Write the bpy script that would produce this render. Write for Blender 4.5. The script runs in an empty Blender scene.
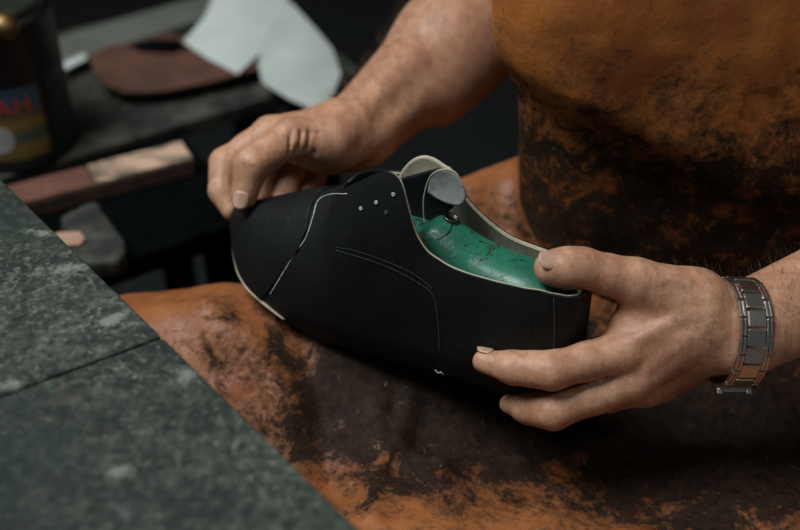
import bpy, bmesh, math, random, time
import numpy as np
from mathutils import Vector, Matrix
from mathutils.bvhtree import BVHTree
random.seed(7); np.random.seed(7)
T0 = time.time()
sc = bpy.context.scene
COL = sc.collection
# ------------------------------------------------------------------ camera frame
PITCH = math.radians(38.0); CAMZ = 1.13; FPX = 1111.0
F = np.array([0, math.cos(PITCH), -math.sin(PITCH)])
U = np.array([0, math.sin(PITCH), math.cos(PITCH)])
R = np.array([1.0, 0, 0]); CAM = np.array([0, 0, CAMZ])
def P(px, py, d):
    return CAM + d * (F + (px - 400) / FPX * R - (py - 265) / FPX * U)
def G(px, py, z):                                     # point of the level plane z seen at a pixel
    r = F + (px - 400) / FPX * R - (py - 265) / FPX * U
    return CAM + r * ((z - CAMZ) / r[2])
def C3(r, u, f): 
    v = r * R + u * U + f * F
    return v / np.linalg.norm(v)
def unit(v):
    v = np.asarray(v, float); return v / (np.linalg.norm(v) + 1e-12)
# ------------------------------------------------------------------ object helpers
def link(o, parent=None):
    COL.objects.link(o)
    if parent is not None: o.parent = parent
    return o
def mesh_obj(name, verts, faces, mat, parent=None, smooth=True):
    me = bpy.data.meshes.new(name)
    verts = np.asarray(verts, dtype=np.float32)
    if isinstance(faces, np.ndarray) and faces.ndim == 2:
        n = len(faces); k = faces.shape[1]
        me.vertices.add(len(verts)); me.vertices.foreach_set('co', verts.ravel())
        me.loops.add(n * k); me.loops.foreach_set('vertex_index', faces.ravel().astype(np.int32))
        me.polygons.add(n); me.polygons.foreach_set('loop_start', np.arange(0, n * k, k, dtype=np.int32))
        me.update(calc_edges=True)
    else:
        me.from_pydata([tuple(map(float, v)) for v in verts], [], [tuple(map(int, f)) for f in faces])
    me.validate()
    if smooth: me.polygons.foreach_set('use_smooth', [True] * len(me.polygons))
    me.update()
    if mat: me.materials.append(mat)
    return link(bpy.data.objects.new(name, me), parent)
def bm_obj(name, bm, mat, parent=None, smooth=False):
    me = bpy.data.meshes.new(name); bmesh.ops.recalc_face_normals(bm, faces=bm.faces[:])
    bm.to_mesh(me); bm.free()
    if smooth: me.polygons.foreach_set('use_smooth', [True] * len(me.polygons))
    if mat: me.materials.append(mat)
    return link(bpy.data.objects.new(name, me), parent)
def empty(name, loc, parent=None):
    o = bpy.data.objects.new(name, None); o.empty_display_size = .05; link(o, parent); o.location = loc
    bpy.context.view_layer.update(); return o
def tag(o, label=None, cat=None, group=None, kind=None):
    if label: o['label'] = label
    if cat: o['category'] = cat
    if group: o['group'] = group
    if kind: o['kind'] = kind
    return o
def adopt(ch, parent):                                 # parent keeping world placement (parent has translation only)
    ch.parent = parent; ch.matrix_parent_inverse = Matrix.Translation(-Vector(parent.location)); return ch
def grid_faces(n, m, off=0, wrap=False):
    fs = []
    for i in range(n - 1):
        for j in range(m if wrap else m - 1):
            j2 = (j + 1) % m
            fs.append((off + i * m + j, off + i * m + j2, off + (i + 1) * m + j2, off + (i + 1) * m + j))
    return fs
def tube(pts, rad, seg=6, caps=True):
    pts = [np.asarray(p, float) for p in pts]; n = len(pts); vs = []
    prev = None
    for i in range(n):
        t = unit(pts[min(i + 1, n - 1)] - pts[max(i - 1, 0)])
        if prev is None:
            a = np.array([0, 0, 1.]) if abs(t[2]) < .9 else np.array([1., 0, 0])
            prev = unit(np.cross(t, a))
        prev = unit(prev - t * prev.dot(t)); b = np.cross(t, prev)
        r = rad[i] if hasattr(rad, '__len__') else rad
        for k in range(seg):
            an = 2 * math.pi * k / seg
            vs.append(pts[i] + r * (math.cos(an) * prev + math.sin(an) * b))
    fs = grid_faces(n, seg, 0, True)
    if caps: fs.append(tuple(range(seg))[::-1]); fs.append(tuple((n - 1) * seg + k for k in range(seg)))
    return vs, fs
def merge(parts):
    V = []; Fc = []
    for v, f in parts:
        o = len(V); V += list(v); Fc += [tuple(i + o for i in q) for q in f]
    return V, Fc
def prism(poly, z0, z1, bev=0.0, sub=0):
    """poly: list of (x,y); vertical prism with bevelled edges"""
    bm = bmesh.new()
    vs = [bm.verts.new((p[0], p[1], z0)) for p in poly]
    f = bm.faces.new(vs)
    ex = bmesh.ops.extrude_face_region(bm, geom=[f])
    bmesh.ops.translate(bm, verts=[v for v in ex['geom'] if isinstance(v, bmesh.types.BMVert)], vec=(0, 0, z1 - z0))
    bmesh.ops.recalc_face_normals(bm, faces=bm.faces[:])
    if bev: bmesh.ops.bevel(bm, geom=bm.edges[:], offset=bev, segments=3, profile=.6, affect='EDGES', clamp_overlap=True)
    return bm
def oriented_box(c, ax, ay, az, sx, sy, sz, bev=.001, seg=2):
    bm = bmesh.new(); bmesh.ops.create_cube(bm, size=1.0)
    for v in bm.verts: v.co = Vector((v.co.x * sx, v.co.y * sy, v.co.z * sz))
    if bev: bmesh.ops.bevel(bm, geom=bm.edges[:], offset=bev, segments=seg, profile=.6, affect='EDGES', clamp_overlap=True)
    M = Matrix((Vector(ax), Vector(ay), Vector(az))).transposed().to_4x4(); M.translation = Vector(c)
    bmesh.ops.transform(bm, matrix=M, verts=bm.verts[:]); return bm
# ------------------------------------------------------------------ material helpers
class N:
    def __init__(s, name):
        s.m = bpy.data.materials.new(name); s.m.use_nodes = True; s.t = s.m.node_tree; s.n = s.t.nodes
        s.b = s.n['Principled BSDF']; s.tc = s.n.new('ShaderNodeTexCoord')
    def link(s, a, b): s.t.links.new(a, b)
    def node(s, ty, **kw):
        n = s.n.new(ty)
        for k, v in kw.items():
            if k in ('inp',):
                for a, b in v.items(): n.inputs[a].default_value = b
            else: setattr(n, k, v)
        return n
    def coord(s, scale=(1, 1, 1), rot=(0, 0, 0), loc=(0, 0, 0)):
        mp = s.node('ShaderNodeMapping'); mp.inputs['Scale'].default_value = scale
        mp.inputs['Rotation'].default_value = rot; mp.inputs['Location'].default_value = loc
        s.link(s.tc.outputs['Object'], mp.inputs['Vector']); return mp.outputs[0]
    def noise(s, scale, detail=6, rough=.6, vec=None, dist=0):
        n = s.node('ShaderNodeTexNoise', inp={'Scale': scale, 'Detail': detail, 'Roughness': rough, 'Distortion': dist})
        s.link(vec if vec is not None else s.tc.outputs['Object'], n.inputs['Vector']); return n.outputs['Fac']
    def voro(s, scale, vec=None, feature='F1'):
        n = s.node('ShaderNodeTexVoronoi', feature=feature, inp={'Scale': scale})
        s.link(vec if vec is not None else s.tc.outputs['Object'], n.inputs['Vector']); return n.outputs['Distance']
    def ramp(s, fac, stops, interp='LINEAR'):
        n = s.node('ShaderNodeValToRGB'); n.color_ramp.interpolation = interp
        e = n.color_ramp.elements
        while len(e) < len(stops): e.new(.5)
        for q, (p, c) in zip(e, stops):
            q.position = p; q.color = (c, c, c, 1) if isinstance(c, (int, float)) else (*c, 1)
        s.link(fac, n.inputs[0]); return n.outputs[0]
    def mix(s, fac, a, b, mode='MIX'):
        n = s.node('ShaderNodeMix', data_type='RGBA', blend_type=mode)
        for sock, v in ((0, fac), (6, a), (7, b)):
            if isinstance(v, (int, float)): n.inputs[sock].default_value = v if sock == 0 else (v, v, v, 1)
            elif isinstance(v, tuple): n.inputs[sock].default_value = (*v, 1)
            else: s.link(v, n.inputs[sock])
        return n.outputs[2]
    def math(s, op, a, b=0.0, c=0.0, clamp=False):
        n = s.node('ShaderNodeMath', operation=op); n.use_clamp = clamp
        for i, v in enumerate((a, b, c)):
            if isinstance(v, (int, float)): n.inputs[i].default_value = v
            else: s.link(v, n.inputs[i])
        return n.outputs[0]
    def xyz(s):
        n = s.node('ShaderNodeSeparateXYZ'); s.link(s.tc.outputs['Object'], n.inputs[0]); return n.outputs
    def color(s, c):
        if isinstance(c, tuple): s.b.inputs['Base Color'].default_value = (*c, 1)
        else: s.link(c, s.b.inputs['Base Color'])
        return s
    def set(s, **kw):
        for k, v in kw.items():
            k = k.replace('_', ' ')
            if isinstance(v, (int, float, tuple)): s.b.inputs[k].default_value = v
            else: s.link(v, s.b.inputs[k])
        return s
    def bump(s, h, strength=.3, dist=.001):
        prev = s.b.inputs['Normal'].links[0].from_socket if s.b.inputs['Normal'].links else None
        n = s.node('ShaderNodeBump', inp={'Strength': strength, 'Distance': dist}); s.link(h, n.inputs['Height'])
        if prev: s.link(prev, n.inputs['Normal'])
        s.link(n.outputs[0], s.b.inputs['Normal']); return s
def simple(name, c, rough=.6, metal=0.0, var=.25, scale=60, bump=.15, spec=.5):
    m = N(name); nz = m.noise(scale)
    m.color(m.mix(m.ramp(nz, [(.3, 0.0), (.7, 1.0)]), tuple(x * (1 - var) for x in c), tuple(min(1, x * (1 + var)) for x in c)))
    m.set(Roughness=rough, Metallic=metal, Specular_IOR_Level=spec); m.bump(nz, bump, .0005); return m.m
# skin
def skin_mat():
    m = N('skin')
    big = m.noise(22, 4, .6); mid = m.noise(120, 5, .65); fine = m.noise(700, 3, .6)
    base = m.mix(m.ramp(big, [(.35, 0.), (.65, 1.)]), (.41, .21, .118), (.54, .305, .185))
    base = m.mix(m.ramp(mid, [(.42, .55), (.62, 0.)]), base, (.30, .125, .075))
    dirt = m.ramp(m.noise(60, 8, .75, dist=.6), [(.56, 0.), (.70, .6)])
    base = m.mix(dirt, base, (.10, .06, .045))
    pores = m.voro(520)
    base = m.mix(m.ramp(pores, [(.0, .30), (.5, 0.)]), base, (.26, .12, .075))
    m.color(base)
    m.set(Roughness=m.ramp(mid, [(.3, .42), (.7, .6)]), Subsurface_Weight=.12, Subsurface_Scale=.004, Specular_IOR_Level=.42)
    m.b.inputs['Subsurface Radius'].default_value = (1, .35, .2)
    wr = m.node('ShaderNodeTexWave', wave_type='BANDS', bands_direction='X', inp={'Scale': 55., 'Distortion': 9., 'Detail': 3., 'Detail Scale': 2.5})
    m.link(m.coord((1, .35, .35)), wr.inputs['Vector'])
    m.bump(wr.outputs['Fac'], .12, .0006); m.bump(m.voro(650, feature='SMOOTH_F1'), .3, .0004); m.bump(fine, .25, .0003); m.bump(m.noise(90, 5), .22, .0010)
    return m.m
SKIN = skin_mat()
NAIL = simple('fingernail', (.42, .25, .175), .38, var=.18, scale=160, bump=.1)
HAIR = simple('arm_hair', (.16, .085, .04), .5, var=.3, scale=20, bump=0)
def upper_leather():
    m = N('black_upper_leather')
    nz = m.noise(35, 4); m.color(m.mix(m.ramp(nz, [(.35, 0.), (.65, 1.)]), (.0025, .0035, .004), (.0045, .006, .007)))
    m.set(Roughness=.58, Specular_IOR_Level=.28)
    m.bump(m.voro(900, feature='SMOOTH_F1'), .25, .0003); m.bump(m.noise(45, 3), .3, .002); return m.m
BLACK = upper_leather()
THREAD = simple('pale_thread', (.42, .44, .42), .7, var=.5, scale=700, bump=0)
THREADD = simple('dark_grey_thread', (.045, .05, .052), .7, var=.7, scale=500, bump=0)
LINING = simple('cream_leather_lining', (.42, .37, .27), .75, var=.22, scale=120, bump=.3)
GREYL = simple('grey_suede_lining', (.30, .32, .30), .85, var=.2, scale=300, bump=.3)
def last_mat():
    m = N('green_last_plastic')
    a = m.noise(40, 6, .7); 
    base = m.mix(m.ramp(m.noise(14, 4), [(.35, 0.), (.65, 1.)]), (.008, .075, .042), (.02, .15, .088))
    scr = m.ramp(m.noise(75, 9, .8, dist=1.2), [(.54, 0.), (.60, 1.)])
    base = m.mix(scr, base, (.008, .022, .016))
    rust = m.ramp(m.noise(30, 8, .75, vec=m.coord(loc=(3.1, 2, .4)), dist=.8), [(.55, 0.), (.63, .9)])
    base = m.mix(rust, base, (.045, .025, .018))
    m.color(base).set(Roughness=m.ramp(a, [(.3, .22), (.7, .42)]), Specular_IOR_Level=.6); m.bump(scr, .3, .0004); m.bump(a, .2, .0006); return m.m
GREEN = last_mat()
STEEL = simple('brushed_steel', (.62, .575, .54), .30, 1.0, var=.1, scale=400, bump=.08)
STEELD = simple('dark_steel', (.10, .10, .10), .35, 1.0, var=.3, scale=200, bump=.1)
BRASS = simple('brass', (.20, .13, .06), .5, 1.0, var=.2, scale=90, bump=.1)
DARK = simple('dark_cotton_cloth', (.004, .0055, .006), .95, var=.3, scale=200, bump=.3, spec=.1)
def apron_mat(lapside):
    m = N('stained_lap_leather' if lapside else 'stained_bib_leather')
    x, y, z = m.xyz()
    big = m.noise(9, 5, .6); med = m.noise(38, 7, .7, dist=.5); fin = m.noise(170, 6, .72, dist=.4)
    base = m.mix(m.ramp(big, [(.35, 0.), (.65, 1.)]), *(((.20, .060, .016), (.34, .120, .036)) if lapside else ((.29, .082, .014), (.48, .165, .034))))
    base = m.mix(m.ramp(med, [(.45, 0.), (.75, .6)]), base, (.40, .17, .065))
    base = m.mix(m.ramp(m.noise(24, 3, vec=m.coord(loc=(1.7, .3, 0))), [(.5, 0.), (.72, .5)]), base, (.23, .05, .022))
    # dark field: how black the hide is, a smooth function of where on the apron it is
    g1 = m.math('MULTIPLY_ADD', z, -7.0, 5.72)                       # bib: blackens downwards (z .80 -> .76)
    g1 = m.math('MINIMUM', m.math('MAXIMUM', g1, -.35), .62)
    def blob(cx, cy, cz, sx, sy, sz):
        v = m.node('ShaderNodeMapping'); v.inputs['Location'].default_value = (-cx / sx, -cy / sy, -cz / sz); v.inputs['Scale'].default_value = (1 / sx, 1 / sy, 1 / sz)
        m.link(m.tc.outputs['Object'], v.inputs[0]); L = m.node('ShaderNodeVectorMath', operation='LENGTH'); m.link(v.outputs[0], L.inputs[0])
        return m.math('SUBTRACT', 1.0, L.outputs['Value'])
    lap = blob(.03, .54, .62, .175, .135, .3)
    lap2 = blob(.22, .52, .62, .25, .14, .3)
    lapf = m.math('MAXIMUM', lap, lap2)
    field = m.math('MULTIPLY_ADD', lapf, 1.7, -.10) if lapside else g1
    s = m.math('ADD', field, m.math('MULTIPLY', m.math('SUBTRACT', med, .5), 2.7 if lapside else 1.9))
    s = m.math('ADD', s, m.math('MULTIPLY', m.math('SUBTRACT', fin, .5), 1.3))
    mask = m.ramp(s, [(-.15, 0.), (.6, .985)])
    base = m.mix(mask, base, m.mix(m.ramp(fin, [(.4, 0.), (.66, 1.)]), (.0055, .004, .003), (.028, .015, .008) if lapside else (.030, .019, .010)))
    # scratches and flecks
    fl = m.ramp(m.noise(210, 3, .5, vec=m.coord((1, .4, 1), loc=(5, 2, 1))), [(.70, 0.), (.76, .5)])
    base = m.mix(fl, base, (.20, .17, .13))
    wv = m.node('ShaderNodeVectorMath', operation='MULTIPLY_ADD'); nzc = m.node('ShaderNodeTexNoise', inp={'Scale': 30., 'Detail': 4.}); m.link(m.tc.outputs['Object'], nzc.inputs[0])
    m.link(nzc.outputs['Color'], wv.inputs[0]); wv.inputs[1].default_value = (.09, .09, .09); m.link(m.tc.outputs['Object'], wv.inputs[2])
    ck = m.voro(38, wv.outputs[0], 'DISTANCE_TO_EDGE'); ck = m.ramp(ck, [(.0, .75), (.022, 0.)])
    ck = m.math('MULTIPLY', ck, m.ramp(m.noise(16, 4, vec=m.coord(loc=(9, 3, 2))), [(.50, 0.), (.66, .7)]))
    base = m.mix(ck, base, (.012, .007, .005))
    sc_ = m.ramp(m.noise(26, 8, .75, vec=m.coord((1, 5, 5), rot=(0, 0, .5), loc=(1, 1, 0)), dist=.4), [(.66, 0.), (.70, .55)])
    base = m.mix(m.math('MULTIPLY', sc_, mask), base, (.20, .18, .15))
    pit = m.ramp(m.noise(120, 8, .8, dist=1.), [(.60, 0.), (.66, .8)])
    base = m.mix(pit, base, (.03, .012, .008))
    m.color(base).set(Roughness=m.math('ADD', m.ramp(med, [(.3, .40), (.7, .62)]), m.math('MULTIPLY', mask, .22)), Specular_IOR_Level=m.math('MULTIPLY_ADD', mask, -.28, .42))
    m.bump(pit, .4, -.0006); m.bump(fin, .35, .0012); m.bump(m.noise(420, 4), .2, .0004); m.bump(m.noise(28, 5), .35, .004); return m.m
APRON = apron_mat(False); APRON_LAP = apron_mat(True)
BENCH_ORIGIN = np.zeros(3)
def bench_mat():
    m = N('worn_grey_green_benchtop')
    a = m.noise(48, 9, .72); b = m.noise(150, 8, .75); c = m.noise(9, 6, .65)
    base = m.mix(m.ramp(a, [(.38, 0.), (.62, 1.)]), (.018, .024, .019), (.078, .088, .072))
    base = m.mix(m.ramp(b, [(.50, 0.), (.62, .9)]), base, (.17, .185, .15))
    base = m.mix(m.ramp(b, [(.38, .9), (.47, 0.)]), base, (.008, .012, .010))
    base = m.mix(m.ramp(m.noise(300, 4, .7), [(.6, 0.), (.70, .8)]), base, (.34, .36, .32))
    base = m.mix(m.ramp(m.noise(34, 7, .7, vec=m.coord(loc=(2, 7, 0)), dist=.7), [(.62, 0.), (.70, .6)]), base, (.25, .26, .23))
    base = m.mix(m.ramp(m.noise(20, 4, .6, vec=m.coord(loc=(4, 1, 0))), [(.68, 0.), (.74, .5)]), base, (.26, .17, .12))
    base = m.mix(m.ramp(c, [(.42, .80), (.62, .25)]), base, (.012, .019, .015))
    wn = m.noise(90, 7, .75)
    for (px, py, a_, b_, an) in ((72, 268, .030, .010, .3), (185, 374, .014, .010, .9), (122, 468, .012, .008, 0.), (6, 386, .012, .007, .5), (112, 318, .03, .008, .6), (40, 232, .02, .006, -.2)):
        c_ = G(px, py, .72); mp = m.node('ShaderNodeMapping', vector_type='TEXTURE'); mp.inputs['Location'].default_value = tuple(c_ - BENCH_ORIGIN); mp.inputs['Rotation'].default_value = (0, 0, an); mp.inputs['Scale'].default_value = (a_, b_, 1)
        m.link(m.tc.outputs['Object'], mp.inputs[0]); L = m.node('ShaderNodeVectorMath', operation='LENGTH'); m.link(mp.outputs[0], L.inputs[0])
        f_ = m.math('ADD', m.math('SUBTRACT', .75, L.outputs['Value']), m.math('MULTIPLY', m.math('SUBTRACT', wn, .5), 3.2))
        base = m.mix(m.ramp(f_, [(.1, 0.), (.7, .65)]), base, (.24, .25, .22))
    m.color(base).set(Roughness=.78, Specular_IOR_Level=.25); m.bump(a, .6, .002); m.bump(b, .7, .0012); return m.m
BENCH = bench_mat()
DKWOOD = simple('blackened_wood', (.0015, .0022, .0022), .95, var=.4, scale=40, bump=.4, spec=.03)
def back_mat():
    m = N('grimy_counter_top'); a = m.noise(26, 7, .75)
    m.color(m.mix(m.ramp(a, [(.42, 0.), (.62, 1.)]), (.007, .009, .007), (.060, .060, .042))).set(Roughness=.7); m.bump(a, .3, .002); return m.m
COUNTER = back_mat()
GREYMETAL = simple('dull_grey_metal', (.105, .11, .09), .6, .1, var=.2, scale=20)
PAPER = simple('pale_grey_card', (.44, .48, .45), .85, var=.10, scale=15, bump=.1)
PAPER2 = simple('pale_green_grey_card', (.37, .40, .365), .85, var=.14, scale=18, bump=.2)
HIDE = simple('red_brown_hide', (.075, .028, .016), .8, var=.4, scale=30, bump=.3)
REDWOOD = simple('red_brown_wood', (.12, .045, .028), .7, var=.3, scale=70, bump=.3)
BARSIDE = simple('dark_brown_wood', (.055, .032, .02), .75, var=.4, scale=70, bump=.3)
def strop_mat():
    m = N('pale_worn_wood'); a = m.noise(28, 6, .7, vec=m.coord((.6, 2.4, 1), rot=(0, 0, -.6)))
    m.color(m.mix(m.ramp(a, [(.46, 0.), (.56, 1.)]), (.50, .33, .22), (.09, .075, .05))).set(Roughness=.7); return m.m
STROP = strop_mat()
TINB = simple('black_tin', (.003, .004, .005), .5, .0, var=.3, scale=30, bump=.1)
print('mats', time.time() - T0)
# ------------------------------------------------------------------ sparse SDF mesher
class Prim:
    __slots__ = ('a', 'b', 'ra', 'rb', 'n', 'fl', 'k')
    def __init__(s, a, b, ra, rb=None, n=None, fl=1.0, k=.006):
        s.a = np.asarray(a, float); s.b = np.asarray(b, float); s.ra = ra; s.rb = ra if rb is None else rb
        s.n = None if n is None else unit(n); s.fl = fl; s.k = k
    def d(s, p):
        ba = s.b - s.a; L = ba.dot(ba)
        pa = p - s.a
        t = np.clip(pa @ ba / L, 0, 1) if L > 1e-12 else np.zeros(len(p))
        q = pa - t[:, None] * ba
        r = s.ra + (s.rb - s.ra) * t
        if s.n is not None and s.fl != 1.0:
            c = q @ s.n; q2 = np.einsum('ij,ij->i', q, q) - c * c
            ln = np.sqrt(np.maximum(q2 + (c / s.fl) ** 2, 1e-14))
            g = np.sqrt(np.maximum(q2 + (c / s.fl ** 2) ** 2, 1e-14))
            return (ln - r) * ln / g
        return np.sqrt(np.maximum(np.einsum('ij,ij->i', q, q), 1e-14)) - r
    def far(s, c, rad):
        ba = s.b - s.a; L = ba.dot(ba); t = min(max((c - s.a).dot(ba) / L, 0), 1) if L > 1e-12 else 0
        return np.linalg.norm(c - s.a - t * ba) - max(s.ra, s.rb) > rad
def smin(a, b, k):
    h = np.maximum(k - np.abs(a - b), 0) / k
    return np.minimum(a, b) - h * h * k * .25
def eval_body(core, digits, cuts, p, c=None, rad=None):
    d = np.full(len(p), 1.0)
    for q in core:
        if c is not None and q.far(c, rad + q.k): continue
        d = smin(d, q.d(p), q.k)
    out = d.copy()
    for kd, chain in digits:
        e = None
        for q in chain:
            if c is not None and q.far(c, rad + .02): continue
            v = q.d(p); e = v if e is None else smin(e, v, q.k)
        if e is not None: out = np.minimum(out, smin(d, e, kd))
    for q in cuts:
        if c is not None and q.far(c, rad + q.k): continue
        v = -q.d(p); h = np.maximum(q.k - np.abs(out - v), 0) / q.k
        out = np.maximum(out, v) + h * h * q.k * .25
    return out
def mesh_sdf(core, digits, cuts, h, lo, hi, B=16):
    lo = np.asarray(lo, float); hi = np.asarray(hi, float)
    nb = np.ceil((hi - lo) / (h * B)).astype(int)
    ii = np.stack(np.meshgrid(*[np.arange(n) for n in nb], indexing='ij'), -1).reshape(-1, 3)
    ctr = lo + (ii + .5) * h * B
    hd = h * B * math.sqrt(3) / 2
    # two-level cull
    keep = np.abs(eval_body(core, digits, cuts, ctr)) < hd * 1.35 + .004
    ii = ii[keep]
    S = B + 2
    loc = np.stack(np.meshgrid(*[np.arange(S)] * 3, indexing='ij'), -1).reshape(-1, 3) - 1
    NX, NY, NZ = (nb * B + 4)
    VK = []; VP = []; QF = []
    corners = [(a, b, c) for a in (0, 1) for b in (0, 1) for c in (0, 1)]
    edges = [(p, q) for p in corners for q in corners if p < q and sum(abs(x - y) for x, y in zip(p, q)) == 1]
    for b in ii:
        base = b * B
        pts = lo + (base + loc) * h
        c = lo + (base + B / 2) * h
        D = eval_body(core, digits, cuts, pts, c, hd + 2 * h + .002).reshape(S, S, S)
        if D.min() > 0 or D.max() < 0: continue
        sgn = D < 0
        n1 = S - 1
        cnt = np.zeros((n1,) * 3); acc = np.zeros((n1, n1, n1, 3))
        for p, q in edges:
            A = D[p[0]:p[0] + n1, p[1]:p[1] + n1, p[2]:p[2] + n1]; Bq = D[q[0]:q[0] + n1, q[1]:q[1] + n1, q[2]:q[2] + n1]
            m = (A < 0) != (Bq < 0)
            if not m.any(): continue
            t = A[m] / (A[m] - Bq[m]); pv = np.array(p, float); qv = np.array(q, float)
            acc[m] += pv + t[:, None] * (qv - pv); cnt[m] += 1
        m = cnt > 0
        idx = np.argwhere(m)
        pos = acc[m] / cnt[m][:, None] + idx
        gi = idx - 1 + base + 1
        key = (gi[:, 0] * NY + gi[:, 1]) * NZ + gi[:, 2]
        VK.append(key); VP.append(lo + (pos - 1 + base) * h)
        for ax in range(3):
            sl0 = [slice(1, S - 1)] * 3; sl1 = list(sl0); sl1[ax] = slice(2, S)
            a = sgn[tuple(sl0)]; bb = sgn[tuple(sl1)]
            ch = np.argwhere(a != bb)
            if not len(ch): continue
            fl = a[tuple(ch.T)]
            g = ch + 1 - 1 + base + 1
            u, v = [(1, 2), (2, 0), (0, 1)][ax]
            def kk(du, dv):
                w = g.copy(); w[:, u] -= du; w[:, v] -= dv
                return (w[:, 0] * NY + w[:, 1]) * NZ + w[:, 2]
            q = np.stack([kk(1, 1), kk(0, 1), kk(0, 0), kk(1, 0)], 1)
            q[~fl] = q[~fl][:, ::-1]
            QF.append(q)
    VK = np.concatenate(VK); VP = np.concatenate(VP); QF = np.concatenate(QF)
    uk, first = np.unique(VK, return_index=True)
    V = VP[first]; Q = np.searchsorted(uk, QF)
    ok = (Q < len(uk)).all(1); Q = Q[ok]
    return V, Q
# ------------------------------------------------------------------ hands and arms
def chain(pts, rs, k=.004, n=None, fl=1.0):
    return [Prim(pts[i], pts[i + 1], rs[i], rs[i + 1], n, fl, k) for i in range(len(pts) - 1)]
core = []; digits = []; cuts = []
mm = .001
# ---- his left hand (image right) round the heel of the shoe
wB = P(742, 330, .672); eB = np.array([.46, .615, .725])
nB = C3(.05, .30, -1)                                 # dorsal direction at the wrist
core += [Prim(wB, wB + (eB - wB) * .35, .0275, .033, nB, .74, .01),
         Prim(wB + (eB - wB) * .35, eB, .033, .044, nB, .86, .02)]
bI = P(704, 312, .664); bM = P(704, 326, .666); bR = P(706, 342, .676); bP = P(708, 352, .688)
kI = P(622, 352, .662); kM = P(634, 380, .668); kR = P(646, 388, .690); kP = P(660, 386, .712)
core += [Prim(wB, bI, .024, .0175, nB, .85, .008), Prim(wB, bR, .024, .017, nB, .85, .008)]
for a, b, r0, r1 in ((bI, kI, .0150, .0118), (bM, kM, .0150, .0120), (bR, kR, .0145, .0115), (bP, kP, .014, .011)):
    core.append(Prim(a, b, r0, r1, None, 1, .010))
# fleshy web and thenar
core += [Prim(P(690, 300, .668), P(630, 322, .668), .0155, .0085, None, 1, .010), Prim(P(686, 318, .680), P(618, 345, .676), .015, .0095, None, 1, .012), Prim(P(640, 292, .664), P(632, 330, .668), .009, .009, None, 1, .012)]
cT = P(695, 298, .664); mT = P(634, 281, .658); iT = P(582, 268, .652); tT = P(551, 268, .650)
core.append(Prim(cT, mT, .0175, .0132, None, 1, .010))
digits.append((.006, chain([mT, (mT + iT) / 2, iT, iT * .45 + tT * .55, tT], [.0130, .0112, .0113, .0112, .0102], .006)))
nail_jobs = []
nail_jobs.append((P(550, 266.5, .650), unit(tT - iT), C3(-.30, .42, -.85), .0104, .0135, .0074))
def finger(k, p, d, t, r, knuckle=.004):
    return (knuckle, chain([k, (k + p) / 2, p, (p + d) / 2, d, t], [r[0], r[1] * .985, r[1], (r[1] + r[2]) / 2 * .97, r[2], r[3]], .004))
pI = P(552, 370.5, .656); dI = P(513, 367.5, .662); tI = P(484, 361.5, .669)
digits.append(finger(kI, pI, dI, tI, [.0128, .0114, .0098, .0070]))
nail_jobs.append((P(487, 360, .6685), unit(tI - dI), C3(-.10, .97, -.22), .0071, .0100, .0045))
pM = P(553, 411, .668); dM = P(527, 408, .680); tM = P(509, 404, .690)
digits.append(finger(kM, pM, dM, tM, [.0120, .0112, .0092, .0060]))
pR = P(575, 402, .700); dR = P(553, 398, .712); tR = P(538, 394, .722)
digits.append(finger(kR, pR, dR, tR, [.0112, .0102, .0085, .007]))
pP = P(610, 395, .722); dP = P(590, 392, .732); tP = P(576, 389, .740)
digits.append(finger(kP, pP, dP, tP, [.0105, .0090, .0078, .0065]))
# tendons and ulna knob on the back of the left hand
for a, b, r0, r1 in ((bI, kI, .0150, .0118), (bM, kM, .0150, .0120), (cT, mT, .0175, .0132)):
    nn = C3(.0, .45, -1)
    core.append(Prim(a + (b - a) * .25 + nn * r0 * .93, a + (b - a) * .92 + nn * r1 * .93, .0016, .0019, None, 1, .006))
# creases across the thumb and index joints
def crease(c, along, nrm, r, w=.0009, k=.0012):
    s = unit(np.cross(along, nrm)); out = []
    prev = None
    for an in np.linspace(-.9, .9, 7):
        q = c + (math.cos(an) * nrm + math.sin(an) * s) * r
        if prev is not None: cuts.append(Prim(prev, q, w, w, None, 1, k))
        prev = q
# ---- his right hand (image left) pinching the toe
wA = P(360, 130, .805); eA = P(566, -72, .915)
nA = C3(-.25, .75, -.65)
core += [Prim(wA, wA + (eA - wA) * .4, .0275, .038, C3(.1, .3, -1), .86, .01), Prim(wA + (eA - wA) * .4, eA, .038, .047, None, 1, .02)]
bIa = P(338, 125, .785); bMa = P(342, 128, .80); bRa = P(346, 138, .812); bPa = P(350, 148, .822)
kIa = P(270, 133, .785); kMa = P(284, 133, .806); kRa = P(300, 147, .822); kPa = P(318, 160, .836)
core += [Prim(wA, bIa, .0255, .0175, None, 1, .008), Prim(wA, bPa, .0245, .0165, None, 1, .008)]
for a, b, r0, r1 in ((bIa, kIa, .0155, .0115), (bMa, kMa, .0150, .0115), (bRa, kRa, .0145, .0112), (bPa, kPa, .0145, .011)):
    core.append(Prim(a, b, r0, r1, None, 1, .010))
cTa = P(330, 140, .772); mTa = P(291, 137, .757); iTa = P(252, 164, .742); tTa = P(244, 196, .744)
core += [Prim(P(345, 135, .785), cTa, .020, .0165, None, 1, .010), Prim(cTa, mTa, .0165, .0125, None, 1, .010), Prim(P(330, 158, .785), P(295, 150, .775), .0125, .010, None, 1, .010)]
digits.append((.006, chain([mTa, (mTa + iTa) / 2, iTa, tTa], [.0128, .0112, .0112, .0090], .006)))
nail_jobs.append((P(243.2, 197, .7425), unit(tTa - iTa), C3(-.06, -.15, -1), .0090, .0118, .0064))
pIa = P(225, 163, .775); dIa = P(222, 191, .769); tIa = P(231, 210, .764)
digits.append(finger(kIa, pIa, dIa, tIa, [.0118, .0104, .0090, .0070]))
pMa = P(258, 178, .800); dMa = P(252, 205, .792); tMa = P(258, 226, .784)
digits.append(finger(kMa, pMa, dMa, tMa, [.0115, .0106, .009, .0075]))
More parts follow.
